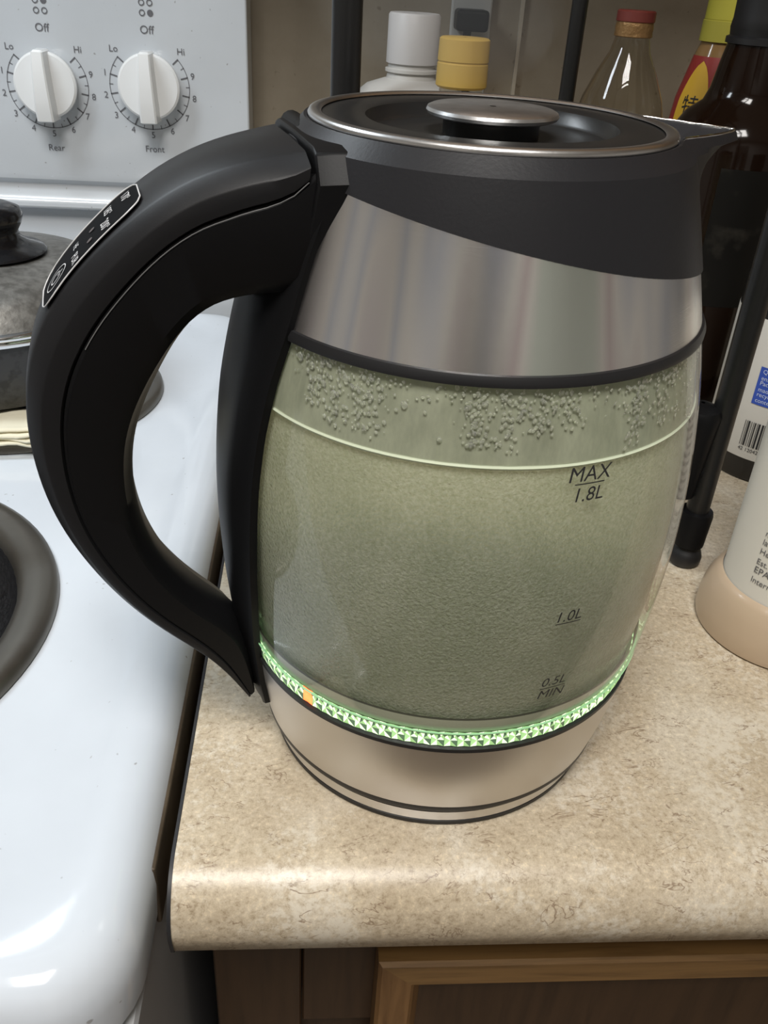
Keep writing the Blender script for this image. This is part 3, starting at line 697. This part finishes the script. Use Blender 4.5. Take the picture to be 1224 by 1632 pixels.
# thin bright seam along the lower edge of the grip cover
sp = []
for i in range(CI, 24):
    o, n_ = O_[i], I_[i]; f = secf(i)+.012; s, z = n_+(o-n_)*f; sp.append(hp(s, z, hw(i/(NH-1))*.985))
MB().tube(sp, .00015, 6).build('cover_seam', pm('seam_plastic', (0.16, 0.16, 0.16), 0.3), han)
# control panel on the outer face
def face(i_f, x, off):
    i = int(i_f); fr = i_f-i
    def at(i): 
        o, n_ = O_[i], I_[i]; s, z = o; dv = (o-n_)/np.linalg.norm(o-n_)
        # outward normal from the outline tangent
        tg = O_[min(i+1, NH-1)]-O_[max(i-1, 0)]; tg /= np.linalg.norm(tg); nn = np.array([-tg[1], tg[0]])
        if nn@dv < 0: nn = -nn
        wv = hw(i/(NH-1)); d = (np.linalg.norm(o-n_)*.004)*(1-min(1, abs(x)/(wv*.7)))
        s, z = o+nn*(off+d); return Vector(hp(s, z, x))
    return at(i)*(1-fr)+at(min(i+1, NH-1))*fr
d_out = np.r_[0, np.cumsum(np.hypot(*np.diff(O_, axis=0).T))]
def idx_of(s, z): return int(np.argmin(np.hypot(O_[:, 0]-s, O_[:, 1]-z)))
i0, i1 = idx_of(.1085, .2235), idx_of(.1375, .1940)
def panel(w_, a, b, off, name, mat, parent):
    P = []; n = 40
    for k in range(n+1):
        t = k/n; f = a+(b-a)*t
        e = min(t, 1-t)*(b-a)*(d_out[-1]/(NH-1)); rr_ = .008
        ww = w_ if e > rr_ else w_*(.55+.45*math.sqrt(max(0, 1-((rr_-e)/rr_)**2)))
        P.append([tuple(face(f, ww*x, off)) for x in (-1, -.5, 0, .5, 1)])
    return MB().grid(P).build(name, mat, parent, 60)
pw = .0128
pnl = panel(pw, i0, i1, .0008, 'control_panel', GLOSSB, han)
# silver outline: a thin frame following the panel's edge
edge = []
n = 40
for k in range(n+1):
    t = k/n; f = i0+(i1-i0)*t; e = min(t, 1-t)*(i1-i0)*(d_out[-1]/(NH-1)); rr_ = .008
    ww = pw if e > rr_ else pw*(.55+.45*math.sqrt(max(0, 1-((rr_-e)/rr_)**2)))
    edge.append((f, ww))
loop = [tuple(face(f, w_, .0009)) for f, w_ in edge] + [tuple(face(f, -w_, .0009)) for f, w_ in edge[::-1]]
MB().tube(loop+loop[:2], .00022, 6, False).build('panel_trim', SILVER_INK, pnl)
def on_panel(fc, xc):
    e = .0002
    def fn(u, v):     # lettering runs across the handle, its top towards the kettle
        k = (NH-1)/d_out[-1]
        return tuple(face(fc - v*k, xc+u, .0011))
    return fn
L_ = i1-i0
for s, f, x, sz in (('170°', .10, -.0035, .0044), ('185°', .26, -.0045, .0044), ('200°', .30, .0060, .0046), ('PUR', .60, .0070, .0042), ('HE', .58, -.0030, .0034)):
    print_on('panel_lettering', s, sz, SILVER_INK, pnl, on_panel(i0+L_*f, x), bold=.00008)
for f, x in ((.42, -.002), (.45, .0055)):
    fn = on_panel(i0+L_*f, x)
    MB().add([fn(.0011*math.cos(2*PI*k/16), .0011*math.sin(2*PI*k/16)) for k in range(16)], [tuple(range(16))]).build('indicator_light', DIM_LED, pnl, 0)
fn = on_panel(i0+L_*.81, .0025)
pb = MB().grid([[fn(r*math.cos(2*PI*k/32), r*math.sin(2*PI*k/32)) for k in range(32)] for r in (.0046, .0050)], False, True).build('power_button', SILVER_INK, pnl, 0)
sy = MB().grid([[fn(r*math.cos(rad(120)+rad(300)*k/24), r*math.sin(rad(120)+rad(300)*k/24)) for k in range(25)] for r in (.0021, .0026)])
sy.add([fn(-.00025, .0008), fn(.00025, .0008), fn(.00025, .0034), fn(-.00025, .0034)], [(0, 1, 2, 3)])
sy.build('power_symbol', SILVER_INK, pb, 0)
# spine: the strip of the handle that lies along the glass
SZ = [.0275, .0306, .0415, .060, .0864, .1048, .1184, .136, .154, .174, .190, .2104, .2326]
SH = [9.0, 9.6, 9.4, 10.6, 15.0, 16.6, 17.3, 17.9, 19.0, 21.2, 23.8, 25.7, 29.4]
P = []
for k in range(49):
    z = .0270+(.2340-.0270)*k/48; ha = rad(float(np.interp(z, SZ, SH))); row = []
    pr = float(np.interp(z, [.027, .032, .06, .16, .20, .234], [.0026, .0034, .0042, .0044, .0034, .0027]))
    for x, off in ((-1, -.0006), (-.985, .0020), (-.9, .0026), (-.60, pr), (-.45, pr+.0004), (0, pr+.0006), (.45, pr+.0004), (.60, pr), (.9, .0026), (.985, .0020), (1, -.0006)):
        row.append(cyl(HA+ha*x, z, off))
    P.append(row)
MB().grid(P).build('spine', BLACKP, han, 40)
MB().lathe([(0.0022, 0), (0.0022, 0.018)], n=10, cap0=True, cap1=True)
hb = MB().tube([hp(.0575, .2388, -.026), hp(.0575, .2388, -.004)], .0036, 14).build('hinge', BLACKP, han)

# volume markings printed on the glass
def on_glass(az, z0, slant=0.18):
    def fn(u, v):
        z = z0+v; return cyl(az+(u+v*slant)/rz(z), z, .0003)
    return fn
def mark(lines, azd):
    for s, z, sz in lines: print_on('volume_marking', s, sz, INK, kettle, on_glass(rad(azd), z), bold=.00002)
def rule(azd, z, half):
    a = rad(azd); m = MB(); n = 8
    m.grid([[cyl(a-half/rz(z)+2*half/rz(z)*k/n, z+dz, .0003) for k in range(n+1)] for dz in (-.00018, .00018)])
    m.build('marking_line', INK, kettle, 0)
mark([('MAX', .1627, .0066), ('1.8L', .1563, .0062)], -71.2); rule(-71.2, .1596, .0050)
mark([('1.0L', .1134, .0058)], -71.2); rule(-71.2, .1106, .0046)
mark([('0.5L', .0848, .0056), ('MIN', .0790, .0056)], -70.8); rule(-70.9, .0818, .0048)

# ================================================================== THINGS BEHIND AND BESIDE
BLKM = pm('black_rack_metal', (0.010, 0.010, 0.010), 0.35, bump=(300, .1, .001))
rack = empty('standing_rack', (0.06, 0.25, 0), 'black metal rack standing over the bottles behind the kettle', 'rack')
POSTS = [(-.0432, .1105, .0062), (.1577, .1119, .0062), (-.036, .400, .0055), (.1205, .392, .0055)]
for (x, y, r) in POSTS:
    p = MB().lathe([(r, .020), (r, .455)], (x, y, 0), 24, True, True).build('post', BLKM, rack, 40)
    MB().lathe([(r*1.15, .0125), (r*1.35, .0135), (r*1.48, .033), (r*1.40, .0350), (r, .0355)], (x, y, 0), 24).build('socket', BLACKP, p, 40)
    MB().lathe([(.001, 0), (r*1.15, 0), (r*1.45, .0025), (r*1.48, .006), (r*1.30, .0095), (r*1.0, .0115), (r*1.0, .0130)], (x, y, 0), 24).build('foot', RUBBER, p, 60)
MB().lathe([(.0075, .045), (.0105, .085), (.0112, .0935), (.0098, .0965), (.004, .0990), (.001, .0993)], (.1455, .113, 0), 24, True).build('clamp', BLACKP, rack, 40)
MB().tube([(.1455, .113, .06), (.1577, .1119, .06)], .005, 10).build('clamp_arm', BLACKP, rack, 40)
for (x0, y0), (x1, y1) in (((-.0432, .1105), (.1577, .1119)), ((-.036, .400), (.1205, .392)), ((-.0432, .1105), (-.036, .400)), ((.1577, .1119), (.1205, .392))):
    MB().tube([(x0, y0, .44), (x1, y1, .44)], .005, 8).build('shelf_rail', BLKM, rack)
for k in range(9):
    t = (k+.5)/9
    MB().tube([(-.0432+(.2009)*t, .111, .4455), (-.036+.1565*t, .396, .4455)], .002, 6).build('shelf_wire', BLKM, rack)

def bottle(name, label, c, parts, cat='bottle'):
    e = empty(name, (c[0], c[1], 0.0), label, cat)
    for nm, pr, mat in parts: MB().lathe(pr, (*c, 0), 64).build(nm, mat, e, 40)
    return e
WHITEP = pm('white_plastic', (0.50, 0.49, 0.465), 0.4)
CAPW = pm('white_cap_plastic', (0.48, 0.47, 0.465), 0.45)
JUG = (.0135, .450)
bottle('plastic_jug', 'white plastic jug with a tall ribbed white cap behind the kettle lid', JUG, [
    ('jug_body', [(.001, 0), (.058, 0), (.062, .004), (.062, .165), (.060, .176), (.050, .190), (.034, .2035), (.0190, .2085), (.0180, .2130)], WHITEP),
    ('neck_ring', [(.0178, .2125), (.0200, .2130), (.0200, .2150), (.0180, .2158), (.0180, .2190)], WHITEP),
    ('cap', [(.0180, .2185), (.0196, .2190), (.0192, .2505), (.0180, .2520), (.001, .2522)], CAPW)])
YC = pm('mustard_cap_plastic', (0.47, 0.31, 0.075), 0.55)
CLEAR = thin_glass('clear_plastic', tint=(0.80, 0.76, 0.68), ior=1.35, rough=.1)
YB_ = (.0375, .345)
bottle('squeeze_bottle', 'clear bottle with a wide mustard-yellow cap behind the kettle lid', YB_, [
    ('bottle_body', [(.001, 0), (.024, 0), (.026, .003), (.026, .175), (.020, .195), (.0142, .2050), (.0142, .2160)], CLEAR),
    ('contents', [(.001, .002), (.0245, .002), (.0245, .150), (.001, .150)], pm('brown_sauce', (0.16, 0.10, 0.05), .4)),
    ('cap', [(.0145, .2150), (.0158, .2155), (.0168, .2166), (.0166, .2295), (.0161, .2300), (.0161, .2306), (.0166, .2311), (.0163, .2435), (.0150, .2445), (.001, .2446)], YC)])
CB = (.1525, .365)
CGLASS = thin_glass('clear_bottle_glass', tint=(0.86, 0.84, 0.78), ior=1.5, rough=.02)
bottle('glass_bottle', 'clear glass round-shouldered bottle with red and gold screw cap', CB, [
    ('bottle_body', [(.001, 0), (.029, 0), (.0315, .003), (.0315, .185), (.0305, .198), (.0270, .212), (.0200, .228), (.0135, .240), (.0115, .248), (.0112, .256)], CGLASS),
    ('cap_skirt', [(.0116, .2490), (.0126, .2495), (.0123, .2525), (.0126, .2545), (.0120, .2580)], pm('tarnished_gold_cap', (0.26, 0.15, 0.06), .4, .5, bump=(300, .4, .002))),
    ('cap_top', [(.0120, .2578), (.0127, .2582), (.0126, .2638), (.0118, .2646), (.001, .2647)], pm('dark_red_cap', (0.13, 0.024, 0.018), .45))])
OB = (.2475, .448)
oil = bottle('oil_bottle', 'amber oil bottle with yellow cap and red label with yellow drop shape', OB, [
    ('bottle_body', [(.001, 0), (.026, 0), (.029, .003), (.029, .170), (.0255, .205), (.0175, .2380), (.0155, .2430), (.0150, .2470)], pm('amber_oil', (0.22, 0.13, 0.05), .15, coat=.4)),
    ('label_wrap', [(.0293, .060), (.0293, .170), (.0258, .205), (.0184, .2350)], pm('red_label', (0.24, 0.025, 0.022), .45)),
    ('cap_band', [(.0150, .2445), (.0172, .2448), (.0170, .2585), (.0160, .2592)], pm('yellow_band_plastic', (0.36, 0.33, 0.05), .45)),
    ('cap', [(.0155, .2590), (.0163, .2594), (.0160, .2760), (.0145, .2775), (.001, .2777)], pm('yellow_cap_plastic', (0.42, 0.39, 0.05), .45))])
OZ = [0.06, .170, .205, .235, .25]; OR = [.0297, .0297, .0262, .0188, .016]
def on_oil(az, z):
    r = float(np.interp(z, OZ, OR))+.0002; return (OB[0]+r*math.cos(az), OB[1]+r*math.sin(az), z)
DA = rad(-142)
P = []
for k in range(33):
    t = k/32; z = .120+.112*t
    hwd = .0135*(math.sin(PI*min(1, (1-t)*1.0)**.75))**.9 if 0 < t < 1 else .0001
    r = float(np.interp(z, OZ, OR)); P.append([on_oil(DA+hwd*x/r, z) for x in (-1, -.5, 0, .5, 1)])
dropl = MB().grid(P).build('label_drop', pm('orange_yellow_print', (0.56, 0.34, 0.03), .5), oil, 60)
for s, z in (('特', .2020), ('级', .1850)):
    def fn(u, v, z=z):
        zz = z+v; r = float(np.interp(zz, OZ, OR))+.0005; a = DA+u/r; return (OB[0]+r*math.cos(a), OB[1]+r*math.sin(a), zz)
    print_on('label_lettering', s, .0145, INK, dropl, fn, bold=.0002)

BROWN = pm('dark_brown_glass', (0.010, 0.005, 0.003), 0.10, spec=0.4)
BB = (.236, .355)
bb = bottle('brown_bottle', 'large dark brown glass bottle with black cap at the right', BB, [
    ('bottle_body', [(.001, 0), (.043, 0), (.046, .003), (.046, .186), (.0445, .196), (.038, .2065), (.0285, .2140), (.0255, .2220), (.0225, .2400), (.0205, .2500)], BROWN),
    ('cap', [(.0205, .2490), (.0225, .2495), (.0225, .2530), (.0205, .2540), (.0210, .2580), (.0212, .2585), (.0205, .2640), (.0208, .2820), (.001, .2825)], RUBBER)])
DL = pm('dark_grey_worn_label', (0.006, 0.0055, 0.0045), .6, spec=.2, var=(60, (0.022, 0.020, 0.016), .55, .70))
P = []
for k in range(17):
    a = rad(-120)+rad(110)*k/16; P.append([(BB[0]+.0463*math.cos(a), BB[1]+.0463*math.sin(a), z) for z in (.085, .12, .16, .178)])
MB().grid(P).build('worn_label', DL, bb, 60)

LB = (.2600, .238)
lb = bottle('sauce_bottle', 'black plastic bottle with white text label and barcode on the counter', LB, [
    ('bottle_body', [(.001, 0), (.040, 0), (.0425, .003), (.0425, .125), (.039, .142), (.026, .158), (.016, .166), (.0155, .178)], pm('black_bottle_plastic', (0.010, 0.009, 0.008), .3)),
    ('cap', [(.0155, .176), (.0185, .177), (.0182, .196), (.001, .197)], RUBBER),
    ('label_wrap', [(.0428, .0165), (.0430, .017), (.0430, .1080), (.0428, .1085)], pm('white_paper_label', (0.62, 0.60, 0.55), .5))])
def on_lb(az, off=.0003):
    def fn(u, v):
        a = az+u/.0433; return (LB[0]+(.0431+off)*math.cos(a), LB[1]+(.0431+off)*math.sin(a), v)
    return fn
AZL = rad(-130)
f0 = on_lb(AZL)
m = MB(); x = -.0105
rnd = random.Random(3)
while x < .0075:
    wd = rnd.choice([.0004, .0004, .0008, .0012]); m.add([f0(x, .0255), f0(x+wd, .0255), f0(x+wd, .0430), f0(x, .0430)], [(0, 1, 2, 3)]); x += wd+rnd.choice([.0004, .0005, .0009])
m.build('barcode', INK, lb, 0)
print_on('label_lettering', '42 12042  7', .0036, INK, lb, lambda u, v: f0(u-.002, v+.0232))
bl = MB().grid([[f0(-.0105+.0225*k/6, z) for k in range(7)] for z in (.0550, .0800)]).build('blue_label_panel', pm('blue_print', (0.035, 0.085, 0.42), .5), lb, 0)
f1 = on_lb(AZL, .0005)
for k, s in enumerate(('Quality', 'ensured', 'Package', 'made of', 'recycled', 'content')):
    print_on('label_lettering', s, .0040, pm('pale_blue_print', (0.55, 0.62, 0.80), .5) if k == 0 else bpy.data.materials['pale_blue_print'], bl, lambda u, v, k=k: f1(u-.0085, v+.0768-.0038*k), align='LEFT')
for k, s in enumerate(('are a', 'great', 'natural', 'great value', 'per serving')):
    print_on('label_lettering', s, .0042, INK, lb, lambda u, v, k=k: f0(u-.0065, v+.1030-.0044*k), align='LEFT')
MB().grid([[f0(.0135+.012*k/4, z) for k in range(5)] for z in (.0530, .0780)]).build('label_box', INKG, lb, 0)

SB = (.1885, .0560)
sb = bottle('cleaner_can', 'white can with printed instructions and tan cup base at the right edge', SB, [
    ('base_cup', [(.001, 0), (.0395, 0), (.0412, .0012), (.0418, .004), (.0415, .012), (.0400, .020), (.0372, .0265), (.0348, .0295), (.0340, .0298)], pm('tan_translucent_plastic', (0.50, 0.385, 0.27), .35, coat=.2)),
    ('can_body', [(.0342, .0285), (.0335, .0300), (.0335, .165), (.031, .172), (.016, .178), (.014, .185)], pm('cream_white_can', (0.62, 0.59, 0.52), .38)),
    ('cap', [(.018, .176), (.0185, .178), (.018, .215), (.001, .216)], CAPW)])
def on_sb(u, v):
    a = rad(-128)+u/.0338; return (SB[0]+.0338*math.cos(a), SB[1]+.0338*math.sin(a), v)
for k, s in enumerate(('Internet en el internet', 'EPA Reg. No. 33222-6497', 'Est. 33222 de los EE.UU.', 'Hecho en Ag en Potasio', 'lavar bien con agua', 'no mezclar con cloro', 'No usar con otros', 'aclare con agua limpia', 'mantener lejos', 'del alcance de ninos', 'aplicar con un pano', 'sobre la superficie', 'dejar actuar', 'limpiar y secar', 'guardar en un lugar', 'fresco y seco')):
    print_on('label_lettering', s, .0044 if k != 1 else .0050, INKG, sb, lambda u, v, k=k: on_sb(u-.016, v+.0400+.0052*k+(.004 if k > 5 else 0)), align='LEFT')

# wall socket with plug behind the yellow cap
out_ = empty('wall_outlet', (.069, YW, .24), 'grey-white wall outlet plate behind the yellow cap', 'outlet')
MB().box(.0530, .0875, YW-.005, YW-.0005, .185, .300).build('cover_plate', pm('dim_white_plastic', (0.42, 0.42, 0.40), .4), out_, 0, (.0015, 2))
plug = empty('power_plug', (.069, YW-.02, .245), 'black power plug in the wall outlet', 'plug')
MB().box(.0553, .0820, YW-.030, YW-.0055, .2370, .2530).build('plug_body', BLACKP, plug, 0, (.003, 3))
MB().tube([(.066, YW-.018, .238), (.066, YW-.019, .225), (.068, YW-.02, .20), (.080, YW-.022, .10), (.10, YW-.03, .012), (.16, YW-.05, .005), (.30, YW-.05, .0045)], .0035, 10).build('plug_cord', RUBBER, plug)

# faint steam drifting up behind the lid
st = MB()
ug = []
for i in range(17):
    a = PI*i/16
    ug.append([(0.010+.060*math.sin(a)*math.cos(2*PI*k/32)*(1+.12*math.sin(3*2*PI*k/32+a*3)), .095+.042*math.sin(a)*math.sin(2*PI*k/32)*.9+.115, .262+.030*math.cos(a)+.006*math.sin(2*2*PI*k/32)*math.sin(a)) for k in range(32)])
st.grid(ug, False, True)
sm_ = bpy.data.materials.new('thin_steam'); sm_.use_nodes = True; nt = sm_.node_tree
nt.nodes.remove(nt.nodes['Principled BSDF'])
vs_ = nt.nodes.new('ShaderNodeVolumeScatter'); vs_.inputs['Color'].default_value = (.95, .96, .97, 1); vs_.inputs['Density'].default_value = 1.3
nt.links.new(vs_.outputs[0], nt.nodes['Material Output'].inputs['Volume'])
so = st.build('steam', sm_, None, 60)
tag(so, 'faint wisp of steam rising behind the kettle lid', 'steam', kind='stuff')
